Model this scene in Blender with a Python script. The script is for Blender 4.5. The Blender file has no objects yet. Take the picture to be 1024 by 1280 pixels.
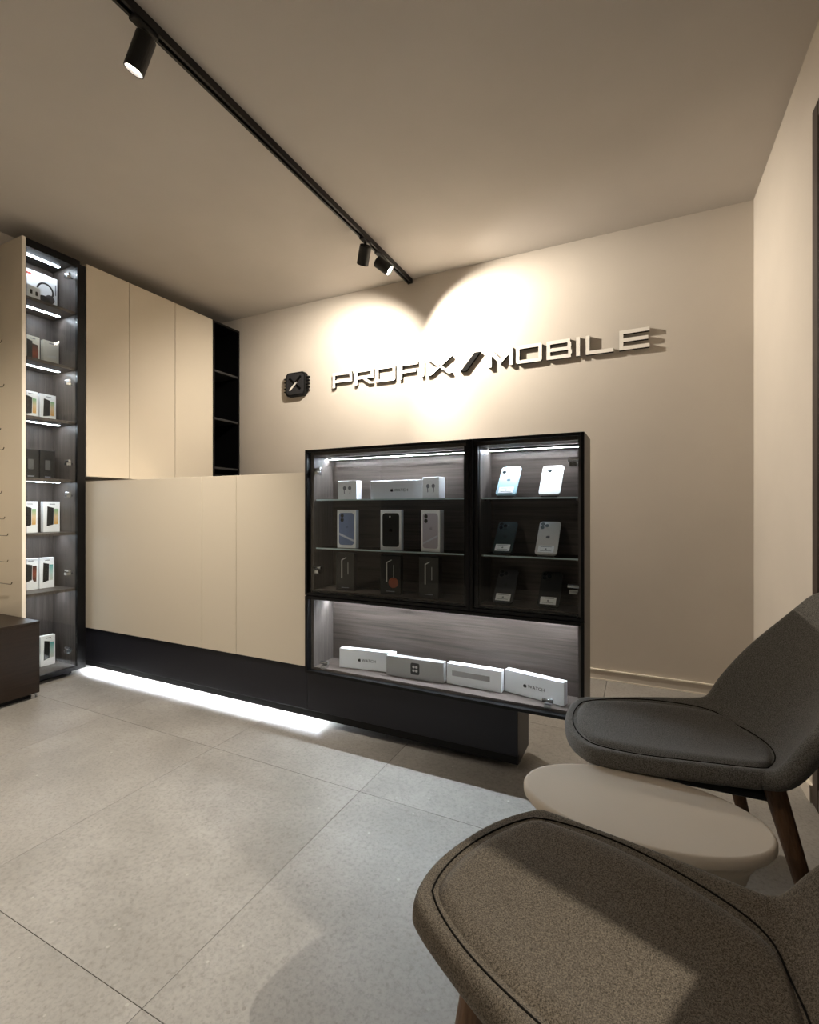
import bpy, bmesh, math, random
from mathutils import Vector, Matrix

S = bpy.context.scene
COL = S.collection
random.seed(4)

# ------------------------------------------------------------------ camera
FPX, YAW, Y0 = 600.8, 0.4514, 636.37
CAMZ = 1.0
cam_d = bpy.data.cameras.new('camera')
cam_d.sensor_fit = 'HORIZONTAL'
cam_d.sensor_width = 36.0
cam_d.lens = FPX / 1024 * 36.0
cam_d.shift_y = -(640 - Y0) / 1024
cam_d.clip_start = 0.02
cam = bpy.data.objects.new('camera', cam_d)
cam.location = (0, 0, CAMZ)
cam.rotation_euler = (math.pi / 2, 0, YAW)
COL.objects.link(cam)
S.camera = cam

# ------------------------------------------------------------------ world, exposure
w = bpy.data.worlds.new('world')
S.world = w
w.use_nodes = True
w.node_tree.nodes['Background'].inputs[0].default_value = (0.05, 0.05, 0.06, 1)
w.node_tree.nodes['Background'].inputs[1].default_value = 0.3
S.view_settings.view_transform = 'Standard'
S.view_settings.look = 'None'
S.view_settings.gamma = 1.0
S.view_settings.use_curve_mapping = False
S.view_settings.exposure = 0.55

WARM = (1.0, 0.905, 0.78)
COOL = (0.82, 0.9, 1.0)

# pixel helpers (1024 x 1280 photograph -> a point on a known plane)
_s, _c = math.sin(YAW), math.cos(YAW)
def ray(x, y):
    u = (x - 512) / FPX; v = (Y0 - y) / FPX
    return Vector((-_s + u * _c, _c + u * _s, v))
def onX(x, y, X):
    d = ray(x, y); t = X / d.x
    return Vector((X, d.y * t, CAMZ + d.z * t))
def onY(x, y, Y):
    d = ray(x, y); t = Y / d.y
    return Vector((d.x * t, Y, CAMZ + d.z * t))
def onZ(x, y, Z):
    d = ray(x, y); t = (Z - CAMZ) / d.z
    return Vector((d.x * t, d.y * t, Z))

# ------------------------------------------------------------------ room dimensions (metres)
WY = 3.037      # sign wall
RX = 0.5225     # right wall
LX = -3.36      # left wall
BY = -2.4       # wall behind the camera
ZC = 2.612      # ceiling
D = 1.7964      # front of the counter and the display cabinet
XT = -3.0718    # front of the cabinets along the left wall

# ------------------------------------------------------------------ materials
MATS = {}
def mat(name, color, rough=0.5, metal=0.0, spec=0.5, emit=None, estr=0.0, coat=0.0):
    if name in MATS: return MATS[name]
    m = bpy.data.materials.new(name); m.use_nodes = True
    b = m.node_tree.nodes['Principled BSDF']
    b.inputs['Base Color'].default_value = (*color, 1)
    b.inputs['Roughness'].default_value = rough
    b.inputs['Metallic'].default_value = metal
    b.inputs['Specular IOR Level'].default_value = spec
    b.inputs['Coat Weight'].default_value = coat
    if emit:
        b.inputs['Emission Color'].default_value = (*emit, 1)
        b.inputs['Emission Strength'].default_value = estr
    MATS[name] = m
    return m

def N(m, t, **kw):
    n = m.node_tree.nodes.new(t)
    for k, v in kw.items(): setattr(n, k, v)
    return n
def L(m, a, b): m.node_tree.links.new(a, b)

def ramp(m, fac, stops):
    r = N(m, 'ShaderNodeValToRGB')
    e = r.color_ramp.elements
    while len(e) < len(stops): e.new(0.5)
    for i, (p, c) in enumerate(stops):
        e[i].position = p; e[i].color = (*c, 1)
    L(m, fac, r.inputs[0])
    return r

def plaster(name, c):
    m = mat(name, c, 0.85, spec=0.2)
    b = m.node_tree.nodes['Principled BSDF']
    tc = N(m, 'ShaderNodeNewGeometry')
    n1 = N(m, 'ShaderNodeTexNoise'); n1.inputs['Scale'].default_value = 2.5; n1.inputs['Detail'].default_value = 5
    L(m, tc.outputs['Position'], n1.inputs['Vector'])
    r = ramp(m, n1.outputs['Fac'], [(0.3, tuple(x * 0.97 for x in c)), (0.7, tuple(min(1, x * 1.03) for x in c))])
    L(m, r.outputs[0], b.inputs['Base Color'])
    n2 = N(m, 'ShaderNodeTexNoise'); n2.inputs['Scale'].default_value = 260; n2.inputs['Detail'].default_value = 3
    L(m, tc.outputs['Position'], n2.inputs['Vector'])
    bp = N(m, 'ShaderNodeBump'); bp.inputs['Strength'].default_value = 0.12; bp.inputs['Distance'].default_value = 0.002
    L(m, n2.outputs['Fac'], bp.inputs['Height']); L(m, bp.outputs[0], b.inputs['Normal'])
    return m

def wood(name, c0, c1, axis, rough=0.45, scale=1.0, spec=0.35):
    """dark veneer, grain running along axis 0/1/2 of world space"""
    m = mat(name, c0, rough, spec=spec)
    b = m.node_tree.nodes['Principled BSDF']
    g = N(m, 'ShaderNodeNewGeometry')
    mp = N(m, 'ShaderNodeMapping')
    sc = [90 * scale, 90 * scale, 90 * scale]; sc[axis] = 3.0 * scale
    mp.inputs['Scale'].default_value = sc
    L(m, g.outputs['Position'], mp.inputs['Vector'])
    n1 = N(m, 'ShaderNodeTexNoise'); n1.inputs['Scale'].default_value = 1.0; n1.inputs['Detail'].default_value = 6; n1.inputs['Roughness'].default_value = 0.65
    L(m, mp.outputs[0], n1.inputs['Vector'])
    r = ramp(m, n1.outputs['Fac'], [(0.3, c0), (0.5, tuple((a + q) / 2 for a, q in zip(c0, c1))), (0.72, c1)])
    L(m, r.outputs[0], b.inputs['Base Color'])
    bp = N(m, 'ShaderNodeBump'); bp.inputs['Strength'].default_value = 0.15; bp.inputs['Distance'].default_value = 0.001
    L(m, n1.outputs['Fac'], bp.inputs['Height']); L(m, bp.outputs[0], b.inputs['Normal'])
    return m

def stone(name):
    m = mat(name, (0.3, 0.28, 0.25), 0.42, spec=0.45)
    b = m.node_tree.nodes['Principled BSDF']
    g = N(m, 'ShaderNodeNewGeometry')
    oi = N(m, 'ShaderNodeObjectInfo')
    ad = N(m, 'ShaderNodeVectorMath', operation='ADD')
    mu = N(m, 'ShaderNodeVectorMath', operation='SCALE'); mu.inputs[3].default_value = 13.0
    cb = N(m, 'ShaderNodeCombineXYZ')
    for i in range(3): L(m, oi.outputs['Random'], cb.inputs[i])
    L(m, cb.outputs[0], mu.inputs[0])
    L(m, g.outputs['Position'], ad.inputs[0]); L(m, mu.outputs[0], ad.inputs[1])
    n1 = N(m, 'ShaderNodeTexNoise'); n1.inputs['Scale'].default_value = 3.2; n1.inputs['Detail'].default_value = 9; n1.inputs['Roughness'].default_value = 0.62
    L(m, ad.outputs[0], n1.inputs['Vector'])
    r1 = ramp(m, n1.outputs['Fac'], [(0.3, (0.25, 0.235, 0.212)), (0.5, (0.30, 0.283, 0.258)), (0.7, (0.36, 0.342, 0.315))])
    n2 = N(m, 'ShaderNodeTexNoise'); n2.inputs['Scale'].default_value = 85; n2.inputs['Detail'].default_value = 5; n2.inputs['Roughness'].default_value = 0.75
    L(m, ad.outputs[0], n2.inputs['Vector'])
    r2 = ramp(m, n2.outputs['Fac'], [(0.33, (0.66, 0.65, 0.63)), (0.5, (1, 1, 1)), (0.7, (1.16, 1.15, 1.13))])
    m1 = N(m, 'ShaderNodeMix', data_type='RGBA', blend_type='MULTIPLY'); m1.inputs[0].default_value = 0.75
    L(m, r1.outputs[0], m1.inputs[6]); L(m, r2.outputs[0], m1.inputs[7])
    # pale and dark chips
    v = N(m, 'ShaderNodeTexVoronoi'); v.inputs['Scale'].default_value = 48
    L(m, ad.outputs[0], v.inputs['Vector'])
    sp = N(m, 'ShaderNodeSeparateColor'); L(m, v.outputs['Color'], sp.inputs[0])
    th = N(m, 'ShaderNodeMath', operation='MULTIPLY'); th.inputs[1].default_value = 0.22
    pw = N(m, 'ShaderNodeMath', operation='POWER'); pw.inputs[1].default_value = 3.6
    L(m, sp.outputs[0], pw.inputs[0]); L(m, pw.outputs[0], th.inputs[0])
    lt = N(m, 'ShaderNodeMath', operation='LESS_THAN'); L(m, v.outputs['Distance'], lt.inputs[0]); L(m, th.outputs[0], lt.inputs[1])
    ck = ramp(m, sp.outputs[1], [(0.0, (0.17, 0.155, 0.135)), (0.5, (0.25, 0.235, 0.21)), (1.0, (0.52, 0.49, 0.44))])
    m2 = N(m, 'ShaderNodeMix', data_type='RGBA'); 
    sc = N(m, 'ShaderNodeMath', operation='MULTIPLY'); sc.inputs[1].default_value = 0.6
    L(m, lt.outputs[0], sc.inputs[0]); L(m, sc.outputs[0], m2.inputs[0])
    L(m, m1.outputs[2], m2.inputs[6]); L(m, ck.outputs[0], m2.inputs[7])
    L(m, m2.outputs[2], b.inputs['Base Color'])
    rr = N(m, 'ShaderNodeMapRange'); rr.inputs[3].default_value = 0.34; rr.inputs[4].default_value = 0.55
    L(m, n2.outputs['Fac'], rr.inputs[0]); L(m, rr.outputs[0], b.inputs['Roughness'])
    bp = N(m, 'ShaderNodeBump'); bp.inputs['Strength'].default_value = 0.12; bp.inputs['Distance'].default_value = 0.002
    L(m, n2.outputs['Fac'], bp.inputs['Height']); L(m, bp.outputs[0], b.inputs['Normal'])
    return m

def fabric(name, c0, c1):
    m = mat(name, c0, 0.95, spec=0.1)
    b = m.node_tree.nodes['Principled BSDF']
    b.inputs['Sheen Weight'].default_value = 0.15
    tc = N(m, 'ShaderNodeTexCoord')
    n1 = N(m, 'ShaderNodeTexNoise'); n1.inputs['Scale'].default_value = 420; n1.inputs['Detail'].default_value = 2
    n2 = N(m, 'ShaderNodeTexNoise'); n2.inputs['Scale'].default_value = 900; n2.inputs['Detail'].default_value = 1
    L(m, tc.outputs['Object'], n1.inputs['Vector']); L(m, tc.outputs['Object'], n2.inputs['Vector'])
    ad = N(m, 'ShaderNodeMath', operation='ADD'); L(m, n1.outputs['Fac'], ad.inputs[0]); L(m, n2.outputs['Fac'], ad.inputs[1])
    hf = N(m, 'ShaderNodeMath', operation='MULTIPLY'); hf.inputs[1].default_value = 0.5; L(m, ad.outputs[0], hf.inputs[0])
    r = ramp(m, hf.outputs[0], [(0.38, c0), (0.62, c1)])
    L(m, r.outputs[0], b.inputs['Base Color'])
    bp = N(m, 'ShaderNodeBump'); bp.inputs['Strength'].default_value = 0.5; bp.inputs['Distance'].default_value = 0.0015
    L(m, hf.outputs[0], bp.inputs['Height']); L(m, bp.outputs[0], b.inputs['Normal'])
    return m

def clear_glass(name, tint=(0.96, 0.98, 0.98), refl=0.6):
    m = bpy.data.materials.new(name); m.use_nodes = True
    nt = m.node_tree; nt.nodes.remove(nt.nodes['Principled BSDF'])
    out = nt.nodes['Material Output']
    tr = N(m, 'ShaderNodeBsdfTransparent'); tr.inputs[0].default_value = (*tint, 1)
    gl = N(m, 'ShaderNodeBsdfGlossy'); gl.inputs['Roughness'].default_value = 0.02
    gl.inputs['Color'].default_value = (refl, refl, refl, 1)
    fr = N(m, 'ShaderNodeFresnel')
    # a thin pane reflects the same from both sides
    ge = N(m, 'ShaderNodeNewGeometry'); mr = N(m, 'ShaderNodeMapRange')
    mr.inputs[3].default_value = 1.45; mr.inputs[4].default_value = 1 / 1.45
    L(m, ge.outputs['Backfacing'], mr.inputs[0]); L(m, mr.outputs[0], fr.inputs[0])
    mx = N(m, 'ShaderNodeMixShader')
    L(m, fr.outputs[0], mx.inputs[0]); L(m, tr.outputs[0], mx.inputs[1]); L(m, gl.outputs[0], mx.inputs[2])
    L(m, mx.outputs[0], out.inputs[0])
    MATS[name] = m
    return m

M_WALL = plaster('wall_paint', (0.60, 0.545, 0.475))
M_CEIL = plaster('ceiling_paint', (0.54, 0.505, 0.465))
M_BEIGE = mat('beige_lacquer', (0.66, 0.585, 0.47), 0.42, spec=0.4)
M_BEIGE_EDGE = mat('beige_edge', (0.85, 0.78, 0.67), 0.4)
M_BLACK = mat('black_lacquer', (0.003, 0.003, 0.0035), 0.38, spec=0.25)
M_PLINTH = mat('plinth_black', (0.011, 0.011, 0.016), 0.42, spec=0.35)
M_BLACKMETAL = mat('black_metal', (0.012, 0.011, 0.01), 0.45, spec=0.4)
M_WOOD_H = wood('dark_veneer_horizontal', (0.045, 0.034, 0.028), (0.12, 0.093, 0.079), 0)
M_WOOD_V = wood('dark_veneer_vertical', (0.045, 0.036, 0.031), (0.12, 0.097, 0.086), 2)
M_BENCH = wood('bench_veneer', (0.014, 0.009, 0.006), (0.028, 0.018, 0.012), 1, rough=0.42, spec=0.22)
M_FLOOR = stone('floor_stone')
M_GROUT = mat('grout', (0.19, 0.175, 0.16), 0.9)
M_GLASS = clear_glass('door_glass')
M_SHELFGLASS = clear_glass('shelf_glass', (0.25, 0.28, 0.30))
M_GLASSEDGE = mat('glass_edge', (0.45, 0.55, 0.56), 0.15, spec=0.6)
M_LED = mat('led_strip', (1, 1, 1), 0.5, emit=COOL, estr=230)
M_LED_FLOOR = mat('led_strip_floor', (1, 1, 1), 0.5, emit=COOL, estr=150)
M_LED_TALL = mat('led_strip_tall', (1, 1, 1), 0.5, emit=COOL, estr=40)
M_LED_LOW = mat('led_strip_low', (1, 1, 1), 0.5, emit=COOL, estr=280)
M_LENS = mat('lamp_lens', (1, 1, 1), 0.4, emit=WARM, estr=30)
M_CHROME = mat('chrome', (0.6, 0.6, 0.62), 0.2, metal=1.0)
M_HOOK = mat('hook_metal', (0.16, 0.13, 0.09), 0.35, metal=0.8)
M_WHITEBOX = mat('white_card', (0.93, 0.93, 0.94), 0.45)
M_BLACKBOX = mat('black_card', (0.014, 0.013, 0.013), 0.4)
M_PRINTGREY = mat('print_grey', (0.22, 0.23, 0.26), 0.5)
M_PRINTBLACK = mat('print_black', (0.012, 0.012, 0.013), 0.35)
M_SIGNFACE = mat('sign_face', (0.86, 0.82, 0.74), 0.5)
M_SIGNSIDE = mat('sign_side', (0.005, 0.0045, 0.004), 0.7, spec=0.1)
M_LOGO = mat('logo_dark', (0.009, 0.009, 0.009), 0.6, spec=0.2)
M_FAB1 = fabric('fabric_grey', (0.058, 0.054, 0.048), (0.195, 0.184, 0.166))
M_FAB2 = fabric('fabric_brown', (0.045, 0.036, 0.026), (0.20, 0.165, 0.125))
M_SEAM = mat('seam_thread', (.012, .011, .010), .95, spec=.05)
M_WALNUT = wood('walnut', (0.09, 0.045, 0.022), (0.2, 0.11, 0.058), 2, rough=0.5)
M_TABLE = plaster('table_top', (0.64, 0.565, 0.47))
M_BRONZE = mat('dark_bronze_frame', (0.035, 0.022, 0.017), 0.45)
M_NIGHT = mat('dark_pane', (0.01, 0.01, 0.012), 0.08)

# ------------------------------------------------------------------ mesh helpers
def link(o, parent=None):
    COL.objects.link(o)
    if parent: o.parent = parent
    return o
def obj(name, bm, m, parent=None, smooth=False, bevel=0.0, seg=2, sub=0):
    if bevel:
        bmesh.ops.bevel(bm, geom=list(bm.edges), offset=bevel, segments=seg, profile=0.7, affect='EDGES')
    bmesh.ops.recalc_face_normals(bm, faces=bm.faces)
    me = bpy.data.meshes.new(name); bm.to_mesh(me); bm.free()
    if smooth:
        for p in me.polygons: p.use_smooth = True
    me.materials.append(m)
    o = bpy.data.objects.new(name, me)
    if sub:
        md = o.modifiers.new('subdivision', 'SUBSURF'); md.levels = sub; md.render_levels = sub
    return link(o, parent)
def abox(bm, x0, y0, z0, x1, y1, z1):
    r = bmesh.ops.create_cube(bm, size=1.0)
    for v in r['verts']:
        v.co = Vector(((x0 + x1) / 2 + v.co.x * (x1 - x0), (y0 + y1) / 2 + v.co.y * (y1 - y0), (z0 + z1) / 2 + v.co.z * (z1 - z0)))
def box(name, a, b, m, parent=None, bevel=0.0, seg=1):
    bm = bmesh.new(); abox(bm, *a, *b)
    return obj(name, bm, m, parent, bevel=bevel, seg=seg)
def tube_bm(bm, p0, p1, r0, r1=None, n=16, cap=True):
    r1 = r0 if r1 is None else r1
    p0, p1 = Vector(p0), Vector(p1); d = (p1 - p0); q = d.to_track_quat('Z', 'Y')
    rings = []
    for p, r in ((p0, r0), (p1, r1)):
        rings.append([bm.verts.new(p + q @ Vector((math.cos(2 * math.pi * i / n) * r, math.sin(2 * math.pi * i / n) * r, 0))) for i in range(n)])
    for i in range(n):
        bm.faces.new((rings[0][i], rings[0][(i + 1) % n], rings[1][(i + 1) % n], rings[1][i]))
    if cap:
        bm.faces.new(rings[0][::-1]); bm.faces.new(rings[1])
def tube(name, p0, p1, r0, r1, m, parent=None, n=16):
    bm = bmesh.new(); tube_bm(bm, p0, p1, r0, r1, n)
    o = obj(name, bm, m, parent)
    return o
def path_tube(name, pts, r, m, parent=None, n=8):
    bm = bmesh.new(); rings = []
    pts = [Vector(p) for p in pts]
    for i, p in enumerate(pts):
        d = (pts[min(i + 1, len(pts) - 1)] - pts[max(i - 1, 0)]).normalized(); q = d.to_track_quat('Z', 'Y')
        rings.append([bm.verts.new(p + q @ Vector((math.cos(2 * math.pi * k / n) * r, math.sin(2 * math.pi * k / n) * r, 0))) for k in range(n)])
    for a, b in zip(rings, rings[1:]):
        for k in range(n): bm.faces.new((a[k], a[(k + 1) % n], b[(k + 1) % n], b[k]))
    bm.faces.new(rings[0][::-1]); bm.faces.new(rings[-1])
    return obj(name, bm, m, parent, smooth=True)
def prism(bm, poly, mtx, depth):
    """polygon in local xy, extruded along local +z by depth, placed by mtx"""
    a = [bm.verts.new(mtx @ Vector((x, y, 0))) for x, y in poly]
    b = [bm.verts.new(mtx @ Vector((x, y, depth))) for x, y in poly]
    n = len(poly)
    bm.faces.new(a[::-1]); bm.faces.new(b)
    for i in range(n): bm.faces.new((a[i], a[(i + 1) % n], b[(i + 1) % n], b[i]))
def rrect(w, h, r, n=5, cx=0, cy=0):
    pts = []
    for sx, sy, a0 in ((1, 1, 0), (-1, 1, 90), (-1, -1, 180), (1, -1, 270)):
        for k in range(n + 1):
            a = math.radians(a0 + 90 * k / n)
            pts.append((cx + sx * (w / 2 - r) + r * math.cos(a), cy + sy * (h / 2 - r) + r * math.sin(a)))
    return pts
def disc(r, n=14, cx=0, cy=0): return [(cx + r * math.cos(2 * math.pi * k / n), cy + r * math.sin(2 * math.pi * k / n)) for k in range(n)]
def apple_polys(s, cx=0, cy=0):
    """small fruit mark: body with a bite and a leaf, height about s"""
    body = []
    for k in range(26):
        a = 2 * math.pi * k / 26
        r = 0.40 * s * (1 + 0.06 * math.cos(2 * a))
        x, y = r * math.cos(a), r * math.sin(a) * 0.98
        if abs(x) < 0.1 * s: y *= 0.9
        dx, dy = x - 0.5 * s, y - 0.04 * s
        q = math.hypot(dx, dy)
        if q < 0.22 * s: x, y = 0.5 * s + dx / q * 0.22 * s, 0.04 * s + dy / q * 0.22 * s
        body.append((cx + x, cy + y - 0.07 * s))
    leaf = [(cx + 0.02 * s, cy + 0.34 * s), (cx + 0.06 * s, cy + 0.46 * s), (cx + 0.16 * s, cy + 0.54 * s), (cx + 0.14 * s, cy + 0.42 * s)]
    return [body, leaf]
def empty(name, loc=(0, 0, 0), rz=0.0):
    o = bpy.data.objects.new(name, None); o.location = loc; o.rotation_euler = (0, 0, rz)
    o.empty_display_size = 0.05
    return link(o)
def tag(o, label, cat, group=None):
    o['label'] = label; o['category'] = cat
    if group: o['group'] = group
    return o
def struct(o): o['kind'] = 'structure'; return o

# ================================================================== the room
fl = struct(box('floor', (LX - 0.1, BY - 0.1, -0.06), (RX + 0.1, WY + 0.1, -0.012), M_GROUT))
TX, TY, JX, JY = 0.7165, 0.822, -0.902, 0.632
bm = bmesh.new(); abox(bm, -TX / 2 + 0.0007, -TY / 2 + 0.0007, -0.012, TX / 2 - 0.0007, TY / 2 - 0.0007, 0.0)
tile0 = obj('floor_tile', bm, M_FLOOR, fl, bevel=0.0008)
i0, i1 = math.floor((LX - JX) / TX), math.ceil((RX - JX) / TX)
j0, j1 = math.floor((BY - JY) / TY), math.ceil((WY - JY) / TY)
def cut_tile(x0, y0, x1, y1):
    b_ = bmesh.new(); abox(b_, x0 + 0.001, y0 + 0.001, -0.012, x1 - 0.001, y1 - 0.001, 0.0)
    return obj('floor_tile', b_, M_FLOOR, fl, bevel=0.0008)
first = True
for i in range(i0, i1):
    for j in range(j0, j1):
        x0, x1 = JX + i * TX, JX + (i + 1) * TX
        y0, y1 = JY + j * TY, JY + (j + 1) * TY
        if x0 >= LX and x1 <= RX and y0 >= BY and y1 <= WY:
            o = tile0
            if not first: o = tile0.copy(); COL.objects.link(o); o.parent = fl
            first = False
            o.location = ((x0 + x1) / 2, (y0 + y1) / 2, 0)
        else:
            cut_tile(max(x0, LX), max(y0, BY), min(x1, RX), min(y1, WY))
struct(box('ceiling', (LX - 0.1, BY - 0.1, ZC), (RX + 0.1, WY + 0.1, ZC + 0.1), M_CEIL))
struct(box('wall_back', (LX - 0.1, WY, 0), (RX + 0.1, WY + 0.1, ZC), M_WALL))
struct(box('wall_left', (LX - 0.1, BY, 0), (LX, WY, ZC), M_WALL))
struct(box('wall_front', (LX - 0.1, BY - 0.1, 0), (RX + 0.1, BY, ZC), plaster('dark_wall_paint', (0.10, 0.09, 0.08))))
DY0, DY1, DZ1 = 0.95, 2.067, 2.348           # door opening in the right wall
WY0, WY1, WZ1 = -0.60, 0.618, 2.348          # shop window beside the camera
bm = bmesh.new()
abox(bm, RX, DY1, 0, RX + 0.1, WY, ZC)
abox(bm, RX, BY, 0, RX + 0.1, WY0, ZC)
abox(bm, RX, WY1, 0, RX + 0.1, DY0, ZC)
abox(bm, RX, WY0, WZ1, RX + 0.1, WY1, ZC)
abox(bm, RX, DY0, DZ1, RX + 0.1, DY1, ZC)
struct(obj('wall_right', bm, M_WALL))
win = struct(empty('window_1', (RX, WY0, 0)))
door = struct(empty('door_1', (RX, DY0, 0)))
def child_box(name, a, b, m, parent, **k):
    o = box(name, [a[i] - parent.location[i] for i in range(3)], [b[i] - parent.location[i] for i in range(3)], m, parent, **k)
    return o
for y0, y1, z0, z1 in ((DY0, DY0 + .06, 0, DZ1), (DY1 - .06, DY1, 0, DZ1), (DY0 + .06, DY1 - .06, DZ1 - .06, DZ1), (DY0 + .06, DY1 - .06, 0.0, .08)):
    child_box('door_frame', (RX - 0.004, y0 + .0005, z0 + .001), (RX + 0.08, y1 - .0005, z1 - .001), M_BRONZE, door, bevel=0.003)
child_box('glass_pane', (RX + 0.03, DY0 + .06, 0.08), (RX + 0.04, DY1 - .06, DZ1 - .06), M_NIGHT, door)
for y0, y1, z0, z1 in ((WY0, WY0 + .04, 0, WZ1), (WY1 - .04, WY1, 0, WZ1), (WY0 + .04, WY1 - .04, WZ1 - .04, WZ1), (WY0 + .04, WY1 - .04, 0.0, .06)):
    child_box('window_frame', (RX - 0.004, y0 + .0005, z0 + .001), (RX + 0.08, y1 - .0005, z1 - .001), M_BRONZE, win, bevel=0.003)
child_box('glass_pane', (RX + 0.036, WY0 + .041, 0.061), (RX + 0.042, WY1 - .041, WZ1 - .041), M_GLASS, win)
# pavement and a lantern outside the shop window
struct(box('pavement', (RX + .1, BY - .1, -.06), (RX + 3.0, WY + .1, -.02), mat('pavement_grey', (.12, .12, .12), .8)))
ln = empty('street_lantern', (1.38, .35, -.02)); tag(ln, 'black street lantern on a post outside the shop window', 'lantern')
tube('post', (0, 0, 0), (0, 0, 2.30), .035, .028, M_BLACKMETAL, ln)
box('arm', (-.09, -.012, 2.19), (0, .012, 2.215), M_BLACKMETAL, ln)
tube('lamp_shade', (-.08, 0, 2.135), (-.08, 0, 2.20), .055, .02, M_BLACKMETAL, ln, 20)
tube('bulb', (-.08, 0, 2.10), (-.08, 0, 2.13), .018, .018, M_LENS, ln, 16)
ld = bpy.data.lights.new('lantern_light', 'SPOT'); ld.energy = 130; ld.color = (1.0, .9, .78); ld.shadow_soft_size = .015
ld.spot_size = math.radians(130); ld.spot_blend = .4
lo = bpy.data.objects.new('lantern_light', ld); lo.location = (-.08, 0, 2.09); lo.rotation_euler = (0, math.radians(35), 0); link(lo, ln)
# baseboards: tile strip with a pale top bead
bb = struct(empty('baseboard_back', (0, WY, 0)))
child_box('baseboard_strip', (XT, WY - 0.010, 0.0), (RX - 0.012, WY - 0.0005, 0.055), M_WALL, bb)
child_box('top_bead', (XT, WY - 0.014, 0.053), (RX - 0.014, WY - 0.0005, 0.060), M_BEIGE_EDGE, bb)
child_box('lower_bead', (XT, WY - 0.014, 0.0), (RX - 0.014, WY - 0.010, 0.007), M_BEIGE_EDGE, bb)
br = struct(empty('baseboard_right', (RX, DY1, 0)))
child_box('baseboard_strip', (RX - 0.010, DY1 + .001, 0.0), (RX - 0.0005, WY - 0.0005, 0.055), M_WALL, br)
child_box('top_bead', (RX - 0.012, DY1 + .001, 0.055), (RX - 0.0005, WY - 0.0005, 0.060), M_BEIGE_EDGE, br)

# ================================================================== ceiling track and spotlights
XTRK = -1.466
trk = empty('lighting_track', (XTRK, 0, ZC))
tag(trk, 'long black lighting track running across the ceiling to the sign wall', 'track')
bm = bmesh.new()
ya, yb = BY + 0.3, WY - 0.004
for x0, x1, z0, z1 in ((-.017, -.007, -.032, -.001), (.007, .017, -.032, -.001), (-.007, .007, -.012, -.001)):
    abox(bm, x0, ya, z0, x1, yb, z1)
obj('rail', bm, M_BLACKMETAL, trk)
child_box('end_cap', (XTRK - .018, yb, ZC - .033), (XTRK + .018, yb + .003, ZC - .001), M_BLACKMETAL, trk)

def spotlight(y, aim, label, power, half, blend=0.4, length=0.115, rad=0.031, drop=0.075, color=WARM, x=XTRK, group=None):
    """head hangs below the track by its stem and points along aim"""
    a = Vector(aim).normalized()
    r = empty('track_spotlight', (x, y, ZC - 0.033))
    tag(r, label, 'spotlight', group)
    box('track_adapter', (-.013, -.045, -.014), (.013, .045, 0.0), M_BLACKMETAL, r, bevel=.002)
    piv = Vector((0, 0, -drop + 0.02))
    tube('stem', (0, 0, -.013), piv, .006, .006, M_BLACKMETAL, r, 10)
    p0 = piv - a * 0.022
    p1 = p0 + a * length
    bm = bmesh.new()
    q = a.to_track_quat('Z', 'Y')
    prof = [(0.0, rad * .9), (0.004, rad), (length, rad), (length, rad * .88), (length - .012, rad * .84)]
    n = 28; rings = []
    for h, rr in prof:
        rings.append([bm.verts.new(p0 + a * h + q @ Vector((math.cos(2 * math.pi * k / n) * rr, math.sin(2 * math.pi * k / n) * rr, 0))) for k in range(n)])
    for A, B in zip(rings, rings[1:]):
        for k in range(n): bm.faces.new((A[k], A[(k + 1) % n], B[(k + 1) % n], B[k]))
    bm.faces.new(rings[0][::-1])
    obj('lamp_head', bm, M_BLACKMETAL, r)
    tube('lens', p1 - a * .012, p1 - a * .008, rad * .84, rad * .84, M_LENS, r, 28)
    ld = bpy.data.lights.new('spot_light', 'SPOT')
    ld.energy = power; ld.color = color; ld.spot_size = 2 * math.radians(half); ld.spot_blend = blend
    ld.shadow_soft_size = 0.012
    lo = bpy.data.objects.new('spot_light', ld); lo.location = p1 + a * 0.003
    lo.rotation_euler = a.to_track_quat('-Z', 'Y').to_euler()
    link(lo, r)
    return r
spotlight(1.035, (-.42, -.10, -.90), 'black spotlight nearest the camera on the ceiling track, aimed left', 150, 55, .8)
spotlight(2.425, (-.49, .46, -.73), 'black spotlight aimed at the logo, left of the pair near the sign wall', 76, 64, .75, length=.105, rad=.035)
spotlight(2.60, (.742, .279, -.609), 'black spotlight aimed right, closest to the track end at the sign wall', 112, 56, .75, length=.105, rad=.035)
spotlight(-0.45, (.53, .45, -.74), 'black fill spotlight added out of view behind the viewer, aimed at the chairs', 25, 30, .5)  # this and the next three heads are unseen, added to brighten the room
spotlight(-0.85, (-.3, -.1, -.95), 'black fill spotlight added out of view on the rear track, aimed left', 22, 50, .6)
spotlight(-1.25, (.35, -.1, -.93), 'black fill spotlight added out of view on the rear track, aimed right', 22, 50, .6)
spotlight(-1.65, (-.1, -.1, -.98), 'black fill spotlight added out of view at the rear end of the track', 22, 50, .6)

# ================================================================== cabinets along the left wall
ZT = 2.505
def hinge(parent, p, sx=1, sy=0):
    """small concealed cup hinge on a glass door; p in parent coordinates"""
    p = Vector(p)
    bm = bmesh.new()
    abox(bm, p.x - .013, p.y - .013, p.z - .018, p.x + .013, p.y + .013, p.z - .002)
    tube_bm(bm, p + Vector((-.020, 0, .008)), p + Vector((.020, 0, .008)), .008, .008, 10)
    tube_bm(bm, p + Vector((0, 0, -.008)), p + Vector((.026 * sx, .026 * sy, -.008)), .006, .006, 8)
    return obj('hinge', bm, M_CHROME, parent, bevel=.001)

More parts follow.
